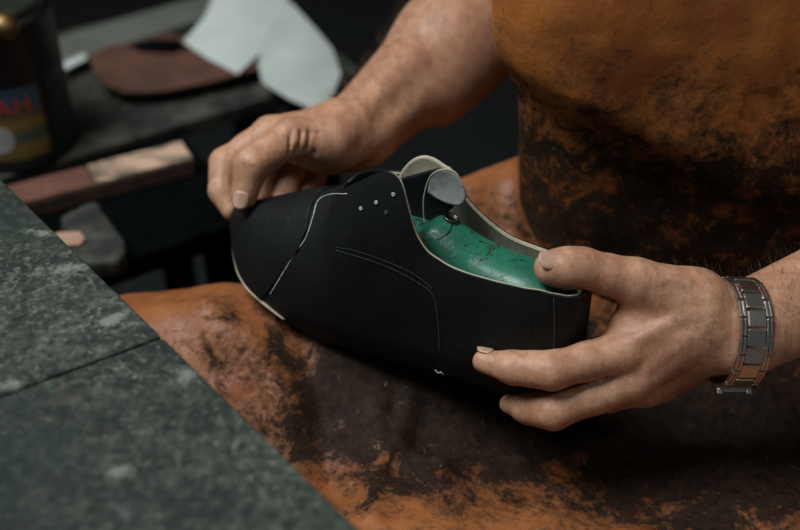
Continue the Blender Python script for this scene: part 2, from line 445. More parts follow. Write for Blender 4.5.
pRa = P(284, 190, .812); dRa = P(278, 214, .800); tRa = P(276, 232, .793)
digits.append(finger(kRa, pRa, dRa, tRa, [.0112, .0102, .0088, .0072]))
pPa = P(308, 196, .822); dPa = P(300, 216, .812); tPa = P(297, 230, .806)
digits.append(finger(kPa, pPa, dPa, tPa, [.0108, .0092, .008, .0065]))
# wrist tendons and forearm muscle relief
core += [Prim(P(350, 158, .776), P(425, 92, .818), .0045, .007, None, 1, .010), Prim(P(352, 118, .778), P(410, 60, .812), .006, .010, None, 1, .012),
         Prim(P(300, 120, .772), P(345, 112, .778), .0035, .004, None, 1, .007), Prim(P(440, 95, .84), P(500, 30, .87), .022, .028, None, 1, .02)]
# wrinkles at the thumb base of the right hand
for dx in (0, 9, 17, 26):
    cuts.append(Prim(P(292 + dx, 130 + dx * .15, .7425 + dx * .00042), P(287 + dx, 152 + dx * .12, .7455 + dx * .00042), .0010, .0008, None, 1, .003))
# palm crease where the thumb web folds
# ---- torso, shoulders, neck
sA = np.array([.20, .93, 1.14]); sB = np.array([.55, .86, 1.12])
tb = .84
core += [Prim(eA, sA, .045, .055, None, 1, .03), Prim(eB, sB, .045, .055, None, 1, .03),
         Prim((.30, tb + .02, .72), (.44, tb, .72), .115, .115, (0, 1, 0), .85, .05),
         Prim((.28, tb + .03, 1.02), (.46, tb, 1.02), .115, .115, (0, 1, 0), .85, .08),
         Prim((.30, tb + .02, .72), (.28, tb + .03, 1.02), .11, .115, (0, 1, 0), .85, .06), Prim((.44, tb, .72), (.46, tb, 1.02), .11, .115, (0, 1, 0), .85, .06),
         Prim(sA, sB, .055, .055, None, 1, .05), Prim((.37, tb + .03, 1.15), (.37, tb, 1.25), .055, .052, None, 1, .03)]
H = .00135
V, Q = mesh_sdf(core, digits, cuts, H, (-.19, .42, .56), (.64, 1.08, 1.32))
print('body', len(V), len(Q), time.time() - T0)
person = mesh_obj('person', V, Q, SKIN)
tag(person, 'person in a stained brown leather apron holding a black shoe in both hands', 'person')
pbvh = None
# nails
def nail(c, ax, nrm, r, L, hw, name='fingernail'):
    nrm = unit(nrm - ax * nrm.dot(ax)); s = np.cross(ax, nrm); vs = []
    n, m = 12, 11
    for i in range(n):
        u = i / (n - 1); a = (u - .35) * L
        w = hw * (1 - .22 * abs(u - .45) ** 1.0) * (math.sqrt(max(0.01, 1 - ((u - .68) / .33) ** 2)) if u > .68 else 1) * (math.sqrt(max(0.02, 1 - ((.25 - u) / .27) ** 2)) if u < .25 else 1)
        for j in range(m):
            t = (j / (m - 1) * 2 - 1) * w / r
            rr = r * (1.015 - .05 * max(0, u - .6) ** 1.2 + (-.05 if abs(t * r) > w * .98 else 0) - (.07 if u < .03 else 0)) 
            vs.append(c + ax * a + (math.cos(t) * nrm + math.sin(t) * s) * rr)
    o = mesh_obj(name, vs, grid_faces(n, m), NAIL, person)
    md = o.modifiers.new('t', 'SOLIDIFY'); md.thickness = .0004; md.offset = 0
    return o
for j in nail_jobs: nail(*j)
# forearm hair: short strands rooted on the skin
def hair(name, a, b, nrm, spread, rr, count, lean):
    bvh = BVHTree.FromPolygons([tuple(v) for v in V[sel]], [tuple(q) for q in remap]) if False else None
    parts = []
    for i in range(count):
        t = random.random(); c = a + (b - a) * t; r0 = rr[0] + (rr[1] - rr[0]) * t
        ax = unit(b - a); s = unit(np.cross(ax, nrm)); an = random.gauss(0, spread)
        dirn = math.cos(an) * nrm + math.sin(an) * s
        # march inward from outside along dirn
        ts = np.linspace(.07, .01, 80); pp = c + dirn * ts[:, None]
        d = eval_body(near_core, [], [], pp)
        w = np.argmax(d < 0)
        if d[w] >= 0: continue
        p0 = pp[w]; tip = unit(dirn * .6 + lean * 1.0 + np.random.normal(0, .35, 3)); L = random.uniform(.006, .012)
        p1 = p0 + (dirn * .5 + tip * .5) * L * .5; p2 = p0 + tip * L
        parts.append(tube([p0 - dirn * .0005, p1, p2], [.00009, .00007, .00003], 3, False))
    v, f = merge(parts); o = mesh_obj(name, v, f, HAIR, person); tag(o, kind='stuff'); return o
near_core = [q for q in core]
hair('arm_hair', wA, wA + (eA - wA) * .8, C3(-.6, .5, -.6), .9, None or (.03, .05), 650, unit(wA - eA) * -.2 + C3(-.4, .6, 0) * .5)
hair('arm_hair', wB - (eB - wB) * .12, wB + (eB - wB) * .5, C3(0, .75, -.6), .8, (.03, .04), 420, C3(-.3, .6, -.3) * .6)
print('hair', time.time() - T0)
# ------------------------------------------------------------------ clothing
def shell(name, prims, h, lo, hi, mat, parent):
    v, q = mesh_sdf(prims, [], [], h, lo, hi); return mesh_obj(name, v, q, mat, parent)
g = .012
shell('shirt', [Prim((.30, tb + .02, .74), (.44, tb, .74), .125 + g, .125 + g, (0, 1, 0), .85, .05), Prim((.28, tb + .03, 1.02), (.46, tb, 1.02), .125 + g, .125 + g, (0, 1, 0), .85, .08),
      Prim((.30, tb + .02, .72), (.28, tb + .03, 1.02), .12 + g, .125 + g, (0, 1, 0), .85, .06), Prim((.44, tb, .72), (.46, tb, 1.02), .12 + g, .125 + g, (0, 1, 0), .85, .06),
      Prim(sA, sB, .07, .07, None, 1, .05), Prim(sA, sA + (eA - sA) * .5, .07, .066, None, 1, .04), Prim(sB, sB + (eB - sB) * .5, .07, .066, None, 1, .04)],
      .006, (0, .5, .55), (.75, 1.15, 1.3), DARK, person)
kneeR = np.array([-.22, .52, .535]); kneeL = np.array([.12, .27, .47]); hipR = np.array([.22, .80, .56]); hipL = np.array([.48, .74, .50])
shell('trousers', [Prim(hipR, kneeR, .085, .062, None, 1, .03), Prim(hipL, kneeL, .085, .062, None, 1, .03), Prim(hipR, hipL, .10, .10, None, 1, .06),
      Prim(kneeR, kneeR + [-.02, .0, -.44], .062, .05, None, 1, .02), Prim(kneeL, kneeL + [.0, -.02, -.44], .062, .05, None, 1, .02), Prim((.30, tb, .62), (.44, tb, .74), .12, .12, None, 1, .05)],
      .008, (-.4, .1, -.02), (.75, 1.1, .95), DARK, person)
# apron: bib and lap in one hide
def fbm(x, y, s, seed=0):
    r = np.random.RandomState(seed); o = 0
    for k in range(5):
        a = r.uniform(0, 2 * math.pi); ph = r.uniform(0, 6.28, 2); f = s * (1.5 ** k)
        o += np.sin((x * math.cos(a) + y * math.sin(a)) * f + ph[0] + 1.3 * np.sin((x * math.sin(a) - y * math.cos(a)) * f * .6 + ph[1])) / (1.5 ** k)
    return o / 2.5
def interp(x, tab):
    xs, ys = zip(*tab); return np.interp(x, xs, ys)
def smooth_interp(x, tab):
    xs = np.array([t[0] for t in tab], float); ys = np.array([t[1] for t in tab], float)
    x = np.asarray(x, float); xc = np.clip(x, xs[0], xs[-1])
    m = np.gradient(ys, xs)
    # monotone clamp
    i = np.clip(np.searchsorted(xs, xc) - 1, 0, len(xs) - 2); h = xs[i + 1] - xs[i]; t = (xc - xs[i]) / h
    dl = (ys[i + 1] - ys[i]) / h
    m0 = np.where(np.abs(m[i]) > 3 * np.abs(dl), 3 * dl, m[i]); m1 = np.where(np.abs(m[i + 1]) > 3 * np.abs(dl), 3 * dl, m[i + 1])
    return (2*t**3 - 3*t**2 + 1) * ys[i] + (t**3 - 2*t**2 + t) * h * m0 + (-2*t**3 + 3*t**2) * ys[i + 1] + (t**3 - t**2) * h * m1
def bib():
    n, m = 150, 190; zz = np.linspace(.595, 1.16, n); uu = np.linspace(0, 1, m); vs = []
    for z in zz:
        xl = float(smooth_interp(z, [(.59, .088), (.67, .087), (.73, .084), (.765, .079), (.785, .070), (.80, .0625), (.82, .0585), (.90, .056), (1.16, .10)]))
        # silhouettes: edge curls back from the left, front runs on to the right
        for u in uu:
            if u < .2:
                t = u / .2; x = xl + .03 * (1 - math.sin(t * math.pi / 2)) ** 2 ; yb = .155 * (1 - t) ** 1.1
                x = xl + .022 * (1 - t) ** 2.0; 
            else: t = 1; x = xl + ((u - .2) / .8) * (.58 - xl); yb = 0
            dx = x - xl if u >= .2 else 0
            round_ = .040 * math.exp(-dx / .022) if u >= .2 else .040
            front = .612 + .35 * max(0, dx - .28) ** 1.3
            # belly: upper hide overhangs, a slanting fold runs down right
            zf = .800 - .62 * dx if dx < .14 else .713 - .12 * (dx - .14)
            bulge = .030 / (1 + math.exp(-(z - zf) / .0075)) * (math.exp(-(dx / .17) ** 2))
            y = front + round_ + yb - bulge + .02 * (z - .75) * (z > .75)
            amp = .0022 if u >= .2 else .001
            y += amp * float(fbm(np.array(x), np.array(z), 55, 3)) - .004 * math.exp(-((z - (.86 - .25 * dx)) / .03) ** 2)
            vs.append((x, y, z))
    return vs, grid_faces(n, m)
far0 = G(130, 297, .615)[:2]; far1 = G(272, 281, .62)[:2]
ld = unit(far1 - far0); ln = np.array([ld[1], -ld[0]])     # ln points toward the camera
def lap_z(x, y, sdist, t):
    z = .615 + .020 * np.exp(-((t - .06) / .05) ** 2) - .020 * np.exp(-((t - .17) / .05) ** 2) + .006
    z += .006 * np.exp(-((x + .13) / .05) ** 2 - ((y - .585) / .05) ** 2)
    z -= .030 * 1 / (1 + np.exp(-(x - .06) / .03)) * 1 / (1 + np.exp((y - .66) / .03))
    z += .0045 * fbm(x, y, 26, 5) + .0018 * fbm(x, y, 80, 9)
    return z
def fold(x, y, a, b, w, hgt):
    a = np.array(a[:2]); b = np.array(b[:2]); ab = b - a; t = np.clip(((x - a[0]) * ab[0] + (y - a[1]) * ab[1]) / ab.dot(ab), 0, 1)
    d = np.hypot(x - a[0] - t * ab[0], y - a[1] - t * ab[1]); return hgt * np.exp(-(d / w) ** 2)
def lap():
    n, m = 210, 300
    ss = np.linspace(-.14, .70, m); tt = np.linspace(-.16, .46, n); vs = np.zeros((n, m, 3))
    for i, t in enumerate(tt):
        for_t = max(t, 0)
        drop = 0; tq = t
        if t < .035:                                     # rolls over the far side of the thigh
            a = min((.035 - t) / .05, math.pi / 2); tq = .035 - .05 * math.sin(a); drop = .05 * (1 - math.cos(a)) + max(0, (.035 - t) - .05 * math.pi / 2)
            tq += .0
        x = far0[0] + ld[0] * ss + ln[0] * tq; y = far0[1] + ld[1] * ss + ln[1] * tq
        # the far outline bends up to the hip
        bend = .42 * np.maximum(0, ss - .15) * (1 - np.clip((tq) / .22, 0, 1)); 
        y = y + np.where(ss < .34, bend, .42 * .19 * (1 - np.clip(tq / .22, 0, 1)))
        z = lap_z(x, y, ss, tq) - drop + .066 * np.clip((ss - .12) / .115, 0, 1) ** 1.3 * np.exp(-(np.clip(tq, 0, 1) / .07) ** 2)
        z += fold(x, y, G(398, 440, .61), G(440, 462, .61), .007, .008) + fold(x, y, G(440, 462, .61), G(520, 440, .61), .010, .008) + fold(x, y, G(410, 400, .61), G(396, 440, .61), .007, .007)
        z += fold(x, y, G(380, 400, .61), G(372, 520, .61), .008, .005) + fold(x, y, G(518, 238, .66), G(512, 195, .66), .008, .005)
        z += fold(x, y, G(215, 345, .62), G(290, 400, .62), .016, .010) - fold(x, y, G(300, 330, .62), G(330, 470, .62), .014, .008)
        vs[i, :, 0] = x; vs[i, :, 1] = y; vs[i, :, 2] = z
    return vs.reshape(-1, 3).tolist(), grid_faces(n, m)
v1, f1 = bib(); v2, f2 = lap()
va, fa = merge([(v1, f1), (v2, f2)])
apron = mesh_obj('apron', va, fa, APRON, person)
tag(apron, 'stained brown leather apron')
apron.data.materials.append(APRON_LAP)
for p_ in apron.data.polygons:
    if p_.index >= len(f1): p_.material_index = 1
md = apron.modifiers.new('thick', 'SOLIDIFY'); md.thickness = .0025; md.offset = 0
print('apron', time.time() - T0)
# ------------------------------------------------------------------ shoe
HB = P(572, 380, .70); YAW = math.radians(152)
sx = np.array([math.cos(YAW), math.sin(YAW), 0]); sy = np.array([-sx[1], sx[0], 0]) * -1     # sy: lateral, away from camera
if sy[1] < 0: sy = -sy
sz = np.array([0, 0, 1.])
def SW(s, y, z): return HB + sx * s + sy * y + sz * z
HV = [(0, .100), (.03, .105), (.06, .110), (.09, .126), (.11, .152), (.125, .149), (.143, .128), (.159, .0985), (.172, .087), (.183, .081), (.20, .073), (.225, .0605), (.25, .050)]
RIM = [(0, .074), (.010, .077), (.020, .079), (.035, .079), (.05, .0785), (.064, .079), (.081, .083), (.092, .090), (.099, .101), (.104, .114), (.109, .126), (.115, .131), (.125, .1285), (.135, .121), (.145, .112), (.155, .101), (.159, .0985)]
WB = [(0, 0.0), (.002, .0110), (.006, .0185), (.014, .0255), (.028, .0305), (.06, .0325), (.09, .035), (.12, .0395), (.15, .0440), (.18, .0445), (.205, .041), (.22, .036), (.231, .029), (.24, .021), (.25, .011)]
LOW = [(0, 0), (.165, 0), (.185, .008), (.198, .0135), (.208, .017), (.22, .0195), (.231, .022), (.24, .027), (.25, .042)]
SEND = .249; STH = .159
RIMF = [(0, .074), (.02, .0745), (.04, .0735), (.064, .077), (.085, .091), (.095, .101), (.101, .102), (.108, .101), (.12, .098), (.135, .095), (.145, .094), (.155, .0965), (.159, .0985)]
def hw(s, z, off=0.0):
    hv = float(smooth_interp(s, HV)); w = float(interp(s, WB)) if s < .03 else float(smooth_interp(s, WB))
    v = min(max(z / hv, 0), 1)
    prof = (1 - v ** 2.3) ** .55
    foot = .90 + .10 * min(1, max(0, z) / .018)
    return max(0, w * prof * foot) + off
def side_grid(side, s0, s1, off, low=None, top=None, n=110, m=46):
    """s0,s1: functions of a in [0,1] (height fraction); returns grid verts"""
    vs = []
    for i in range(n):
        u = i / (n - 1); 
        for j in range(m):
            a = math.sin(j / (m - 1) * math.pi / 2)
            q = u ** 1.6 if s0(a) < .001 else u
            s = s0(a) + (s1(a) - s0(a)) * q
            hv = float(smooth_interp(s, HV)); rim = float(smooth_interp(s, RIM if side < 0 else RIMF)) if s < STH else hv
            lo = float(interp(s, LOW)); z = lo + (rim - lo) * a
            y = hw(s, z); 
            nrm = off
            zz = z + (off if z > hv * .9 else off * (z / hv) ** 3)
            # back and toe push out along s as well
            ds = -off * max(0, 1 - s / .012)
            vs.append(SW(s + ds, side * (y + nrm * min(1, (y + .004) / .012)), zz))
    return vs, grid_faces(n, m)
shoe = empty('shoe', SW(.11, 0, -.002))
tag(shoe, 'black leather shoe upper pulled over a green last, held between the two hands', 'shoe')
def shoe_part(name, parts, mat, thick=.0016, offset=0):
    v, f = merge(parts) if isinstance(parts, list) else parts
    o = mesh_obj(name, v, f, mat, None); adopt(o, shoe)
    bm = bmesh.new(); bm.from_mesh(o.data); bmesh.ops.remove_doubles(bm, verts=bm.verts[:], dist=.00015); bmesh.ops.recalc_face_normals(bm, faces=bm.faces[:]); bm.to_mesh(o.data); bm.free()
    if thick: md = o.modifiers.new('thick', 'SOLIDIFY'); md.thickness = thick; md.offset = offset
    return o
for sd in (-1, 1):
    shoe_part('quarter', side_grid(sd, lambda a: 0, lambda a: .162 - .030 * (1 - a) ** 1.2, .0024 if sd < 0 else .002, n=130), BLACK)
    shoe_part('quarter_lining', side_grid(sd, lambda a: 0, lambda a: .148 - (.03 * (1 - a)), .0004, n=90), LINING, .0010)
sf_cap = lambda a: float(np.interp(a, [0, .25, .45, .6, .72, .85, 1.0], [.205, .197, .190, .184, .178, .176, .181]))
shoe_part('vamp', [side_grid(sd, lambda a: .125, lambda a: sf_cap(a) + .004, .0010) for sd in (-1, 1)], BLACK)
shoe_part('toe_cap', [side_grid(sd, sf_cap, lambda a: SEND, .0022) for sd in (-1, 1)], BLACK)
shoe_part('heel_counter', [side_grid(sd, lambda a: 0, lambda a: .0185 + .004 * (1 - a), .0036, n=60) for sd in (-1, 1)], BLACK, .0014)
# last
def last_mesh():
    LT = [(0, .060), (.012, .072), (.028, .0765), (.05, .0785), (.07, .0825), (.084, .0885), (.094, .0915), (.099, .0905), (.104, .086), (.110, .080), (.12, .080), (.14, .080), (.159, .080), (.183, .076), (.20, .068), (.225, .055), (.24, .046), (.245, .040)]
    n, m = 120, 60; vs = []
    for i in range(n):
        s = .0016 + (.243 - .0016) * (i / (n - 1)) ** 1.25
        top = float(smooth_interp(s, LT)) - .001
        # bottom then over
        for j in range(m):
            a = j / m * 2 * math.pi; cy, cz = math.cos(a), math.sin(a)
            e = .55 if s < .12 else .8
            zz = top * .5 + top * .5 * math.copysign(abs(cz) ** e, cz) 
            w = hw(s, min(zz, top * .93)) - .0016
            if s < .11: w = min(w, .0265 - .20 * max(0, zz - .045))
            y = max(w, .0005) * math.copysign(abs(cy) ** (.62 if cz > 0 else .5), cy)
            vs.append(SW(s, y, zz + .0005))
    f = grid_faces(n, m, 0, True); f.append(tuple(range(m))); f.append(tuple((n - 1) * m + k for k in range(m))[::-1])
    return vs, f
last = shoe_part('shoe_last', last_mesh(), GREEN, 0); last['label'] = 'scuffed green last'
# ---- things stuck on the surface: cast rays against the built parts
bpy.context.view_layer.update()
def bvh_of(objs):
    V_ = []; F_ = []
    for o in objs:
        b = len(V_); V_ += [o.matrix_world @ v.co for v in o.data.vertices]; F_ += [tuple(i + b for i in p.vertices) for p in o.data.polygons]
    return BVHTree.FromPolygons(V_, F_)
sob = [o for o in shoe.children if o.type == 'MESH']
def by(n): return [o for o in sob if o.name.split('.')[0] in n]
outer = bvh_of(by(('quarter', 'vamp', 'toe_cap', 'heel_counter'))); lastb = bvh_of([last])
def hit(b, px, py):
    d = unit(P(px, py, 1) - CAM); h = b.ray_cast(Vector(CAM), Vector(d), 3)
    return (np.array(h[0]), np.array(h[1])) if h[0] is not None else None
def catmull(pts, step=3.0):
    out = []; p = [np.array(q, float) for q in pts]; p = [2 * p[0] - p[1]] + p + [2 * p[-1] - p[-2]]
    for i in range(1, len(p) - 2):
        k = max(2, int(np.linalg.norm(p[i + 1] - p[i]) / step))
        for j in range(k):
            t = j / k; out.append(.5 * (2 * p[i] + (p[i + 1] - p[i - 1]) * t + (2 * p[i - 1] - 5 * p[i] + 4 * p[i + 1] - p[i + 2]) * t * t + (3 * p[i] - p[i - 1] - 3 * p[i + 1] + p[i + 2]) * t ** 3))
    out.append(p[-2]); return out
def seam(name, pix, r, mat, b=None, lift=.0012, dashed=False):
    pts = []
    for q in catmull(pix, 2.0):
        h = hit(b or outer, *q)
        if h is None: continue
        nn = h[1] if h[1].dot(CAM - h[0]) > 0 else -h[1]
        pts.append(h[0] + nn * lift)
    if not pts: return None
    pts = [pts[0]] + [pts[i] for i in range(1, len(pts)) if np.linalg.norm(pts[i] - pts[i - 1]) < .02 and np.linalg.norm(pts[i] - pts[i - 1]) > 1e-4]
    parts = []
    if dashed:
        for i in range(0, len(pts) - 1, 1):
            a, c = pts[i], pts[i + 1]; parts.append(tube([a, (a + c) / 2 , a + (c - a) * .75], [r * .6, r, r * .6], 5))
    else: parts = [tube(pts, r, 6)]
    v, f = merge(parts); o = mesh_obj(name, v, f, mat, None); adopt(o, shoe); return o
seam('seam_stitching', [(349, 194), (330, 196), (319, 202), (314, 218), (307, 238), (297, 252), (287, 268), (276, 286), (271, 294)], .00033, THREAD)
seam('seam_stitching', [(337, 250), (352, 254), (372, 260), (395, 269), (415, 280), (430, 290), (436, 302), (439, 325), (440, 350)], .00026, THREADD, dashed=True)
seam('seam_stitching', [(338, 247), (356, 250), (380, 258), (400, 266), (420, 277), (433, 288)], .00022, THREADD, dashed=True)
seam('seam_stitching', [(553, 290), (554, 310), (554, 330), (553, 352)], .00028, THREADD)
# rim edge piping
def rim_line(sd, s0, s1, off, mat, r, name='edge_piping', zoff=0.0):
    pts = []
    for s in np.linspace(s0, s1, 90):
        z = float(smooth_interp(s, RIM if sd < 0 else RIMF)); pts.append(SW(s - (off * max(0, 1 - s / .012)), sd * (hw(s, z) + off * min(1, (hw(s, z) + .004) / .012)), z + .0006 + zoff))
    v, f = tube(pts, r, 8); o = mesh_obj(name, v, f, mat, None); adopt(o, shoe); return o
rim_line(-1, .0165, .118, .0016, LINING, .00055); rim_line(1, .001, .118, .0012, LINING, .0007)
# raw pale edge along the bottom of the toe
for sd in (-1, 1):
    pts = [SW(s, sd * (hw(s, float(interp(s, LOW))) + .0022), float(interp(s, LOW)) - .0002) for s in np.linspace(.186 if sd < 0 else .2, SEND, 40)]
    v, f = tube(pts, [.0006 + .0008 * math.sin(math.pi * i / 39) for i in range(40)], 8); o = mesh_obj('raw_edge', v, f, LINING, None); adopt(o, shoe)
# eyelets
for (px, py) in ((362, 208), (377, 202), (394, 194), (387, 212)):
    h = hit(outer, px, py)
    if h is None: continue
    nn = h[1] if h[1].dot(CAM - h[0]) > 0 else -h[1]
    q = Vector(nn).to_track_quat('Z', 'Y'); bm = bmesh.new()
    ring = []; R1, r1 = (.0008, .0004) 
    for i in range(16):
        for k in range(8):
            a = i / 16 * 6.2832; b = k / 8 * 6.2832
            ring.append(Vector(h[0]) + Vector(nn) * .0012 + q @ Vector(((R1 + r1 * math.cos(b)) * math.cos(a), (R1 + r1 * math.cos(b)) * math.sin(a), r1 * math.sin(b))))
    bm.free(); fs = []
    for i in range(16):
        for k in range(8): fs.append((i * 8 + k, ((i + 1) % 16) * 8 + k, ((i + 1) % 16) * 8 + (k + 1) % 8, i * 8 + (k + 1) % 8))
    o = mesh_obj('eyelet', [tuple(v) for v in ring], fs, THREAD if (px, py) != (387, 212) else THREADD, None); adopt(o, shoe)
# tongue and the linings seen through the throat: small curved pieces standing on the far wall of the throat
def lat_pt(px, py, y):
    r = F + (px - 400) / FPX * R - (py - 265) / FPX * U
    s_, z_, d_ = np.linalg.solve(np.array([sx, sz, -r]).T, CAM - HB - sy * y); return s_, z_
def lat_patch(name, pix, y, mat, thick=.0018, bow=.004, lean=0.0):
    out = [lat_pt(px, py, y) for px, py in catmull(pix + [pix[0]], 2.0)[:-1]]
    c = np.mean(np.array(out), 0); n = len(out); K = 8; vs = []
    for k in range(K, 0, -1):
        for q in out:
            w = c + (np.array(q) - c) * k / K
            vs.append(SW(w[0], y + bow * (1 - (k / K) ** 2) + lean * (w[1] - c[1]), w[1]))
    vs.append(SW(c[0], y + bow, c[1])); fs = grid_faces(K, n, 0, True)
    fs += [((K - 1) * n + j, (K - 1) * n + (j + 1) % n, K * n) for j in range(n)]
    o = shoe_part(name, (vs, fs), mat, thick)
    return o, vs[:n]
lat_patch('tongue', [(398, 178), (403, 169), (412, 160), (423, 156), (434, 158.5), (445, 165.5), (452, 172), (441, 190), (420, 200), (402, 196)], .0150, LINING, .0016, .0012)
lat_patch('tongue_facing', [(402, 178), (416, 174.5), (428, 171), (441, 168.5), (452, 171), (460, 181), (461, 198), (446, 214), (432, 232), (422, 240), (408, 214)], .0125, BLACK, .0014, .0012)
te = [SW(lat_pt(px, py, -.036)[0], -.036, lat_pt(px, py, -.036)[1]) for px, py in ((435, 370), (438, 373), (441, 372), (444, 375))]
v, f = tube(te, [.0002, .0004, .0003, .0002], 6); o = mesh_obj('thread_end', v, f, THREAD, None); adopt(o, shoe)
pd, edge = lat_patch('tongue_pad', [(428, 192), (430, 180), (436, 172.5), (446, 170), (455, 173.5), (463, 186), (466, 197), (461, 205), (450, 204), (438, 199)], .0100, GREYL, .0014, .0010)
pts = [lat_pt(px, py, .0092) for px, py in catmull([(425, 226), (423.5, 212), (424, 196), (429, 179), (436, 171.5), (446, 169), (456, 173), (464, 187)], 2)]
v, f = tube([SW(a_, .0092, b_) for a_, b_ in pts], .00042, 6); o = mesh_obj('edge_piping', v, f, LINING, None); adopt(o, shoe)
# metal socket in the last
h = hit(lastb, 451, 219)
if h is not None:
    nn = Vector(h[1]); nn = nn if nn.dot(Vector(CAM - h[0])) > 0 else -nn; q = nn.to_track_quat('Z', 'Y'); vs = []
    prof = [(.0058, -.0008), (.0062, .0006), (.0054, .0012), (.0046, .0006), (.0042, -.001), (.0040, -.004), (.0001, -.004)]
    prof = [(r, z + .0006) for r, z in prof]
    for i in range(24):
        for r, z in prof:
            a = i / 24 * 6.2832; vs.append(Vector(h[0]) + q @ Vector((r * .85 * math.cos(a), r * .85 * math.sin(a), max(z, -.0002) if r > .0045 else z * .1 + .0004)))
    m = len(prof); fs = [(i * m + k, ((i + 1) % 24) * m + k, ((i + 1) % 24) * m + k + 1, i * m + k + 1) for i in range(24) for k in range(m - 1)]
    o = mesh_obj('metal_socket', [tuple(x) for x in vs], fs, STEELD, None); adopt(o, shoe)
h1 = [hit(lastb, *q) for q in catmull([(452, 224), (450, 231), (444, 236), (437, 240)], 1.5)]
pts = [a[0] + unit(CAM - a[0]) * .0001 for a in h1 if a is not None]
if len(pts) > 3:
    v, f = tube(pts, .0004, 5); o = mesh_obj('hinge_gap', v, f, TINB, None); adopt(o, shoe)
print('shoe', time.time() - T0)
# ------------------------------------------------------------------ wristwatch
ax = C3(.965, -.03, .20); cW = P(734, 331, .674) 
up = unit(C3(.05, 1, -.1) - ax * C3(.05, 1, -.1).dot(ax)); fr = unit(np.cross(up, ax)); fr = fr if fr.dot(CAM - cW) > 0 else -fr
wat = empty('wristwatch', cW)
tag(wat, 'steel link bracelet wristwatch on the wrist at the right', 'watch')
def ring_pt(an):                        # an=0 top, increasing towards the camera side; hangs a little loose at the bottom
    a, b = .0308, .0258
    sag = .0035 * max(0, -math.cos(an)); return cW + up * (a * math.cos(an) + .0005 - sag) + fr * (b * math.sin(an) + .0005)
angs = [0.0]
NL = 17; L = []
for i in range(400): L.append(ring_pt(i / 400 * 2 * math.pi))
L = np.array(L); seg = np.linalg.norm(np.roll(L, -1, 0) - L, axis=1); cum = np.concatenate([[0], np.cumsum(seg)]); tot = cum[-1]
pitch = tot / NL
def at_len(l):
    l = l % tot; i = np.searchsorted(cum, l) - 1; i = max(0, min(i, 399)); t = (l - cum[i]) / seg[i]; p = L[i] + (L[(i + 1) % 400] - L[i]) * t
    d = unit(L[(i + 1) % 400] - L[i]); return p, d
for k in range(NL):
    p, d = at_len((k + .1) * pitch); nrm = unit(np.cross(ax, d)); nrm = nrm if nrm.dot(p - cW) > 0 else -nrm
    if k in (11, 12): continue          # room for the case
    name = 'band_link' if k not in (8,) else 'clasp'
    c = bm_obj(name, oriented_box(p, ax, d, nrm, .0118, pitch * .90, .0030, .0007), STEEL, None, False); adopt(c, wat)
    for s in (-1, 1):
        for e, (o_, w_) in enumerate(((.0072, .0022), (.0096, .0022))):
            p2, d2 = at_len((k + .1 + .45) * pitch); n2 = unit(np.cross(ax, d2)); n2 = n2 if n2.dot(p2 - cW) > 0 else -n2
            q = bm_obj('side_link', oriented_box(p2 + ax * s * o_, ax, d2, n2, w_, pitch * .93, .0031 - e * .0004, .0006), STEEL, None, False)
            adopt(q, wat)
p, d = at_len(11.6 * pitch); nrm = unit(np.cross(ax, d)); nrm = nrm if nrm.dot(p - cW) > 0 else -nrm
def disc(c, nrm, r, h, seg=32, taper=.92):
    q = Vector(nrm).to_track_quat('Z', 'Y'); vs = []
    prof = [(0.0001, -h / 2), (r * taper, -h / 2), (r, -h * .3), (r, h * .3), (r * taper, h / 2), (.0001, h / 2)]
    for i in range(seg):
        for rr, z in prof: vs.append(tuple(Vector(c) + q @ Vector((rr * math.cos(i / seg * 6.28319), rr * math.sin(i / seg * 6.28319), z))))
    m = len(prof); return vs, [(i * m + k, ((i + 1) % seg) * m + k, ((i + 1) % seg) * m + k + 1, i * m + k + 1) for i in range(seg) for k in range(m - 1)]
v, f = disc(p + nrm * .003, nrm, .018, .008); adopt(mesh_obj('watch_case', v, f, STEEL, None, False), wat)
v, f = disc(p + nrm * .0072, nrm, .0155, .001); adopt(mesh_obj('dial', v, f, TINB, None, False), wat)
# clasp fold-over with bright ends below the wrist
pc, dc = at_len(8.0 * pitch); nc = unit(np.cross(ax, dc)); nc = nc if nc.dot(pc - cW) > 0 else -nc
adopt(bm_obj('clasp', oriented_box(pc + nc * .0022 - ax * .001, ax, dc, nc, .0165, .0030, .0022, .0006), STEEL), wat)
for s in (-1, 1):
    adopt(bm_obj('clasp_end', oriented_box(pc + nc * .0030 + ax * (s * .0095 - .001), ax, dc, nc, .0042, .0046, .0036, .0008), STEEL), wat)
# ------------------------------------------------------------------ workbench (left foreground)
BZ = .72
e0 = G(0, 178, BZ)[:2]; e1 = G(360, 530, BZ)[:2]; ev = unit(e1 - e0); en = np.array([-ev[1], ev[0]]); en = en if en[1] < 0 else -en
g0 = G(130, 348, BZ)[:2]; g1_ = G(5, 394, BZ)[:2]; gd = unit(g1_ - g0)
def onedge(p, d):                       # intersect p+d*t with the edge line
    A = np.array([[d[0], -ev[0]], [d[1], -ev[1]]]); t = np.linalg.solve(A, e0 - p); return p + d * t[0]
ge = onedge(g0, gd)
bench = empty('workbench', (*(e0 + ev * .15 + en * .3), 0))
tag(bench, 'worn grey green workbench top in the left foreground', 'workbench')
def board(poly):
    bm = prism(poly, BZ - .04, BZ, .0022); o = bm_obj('tabletop_board', bm, BENCH, None, True); adopt(o, bench)
    return o
A0 = e0 - ev * .25; B1 = e1 + ev * .22
gap = .0008
gfar = ge + gd * .55
board([A0, ge - ev * gap, gfar - ev * gap, A0 + en * .5])
board([ge + ev * gap, B1, B1 + en * .5, gfar + ev * gap])
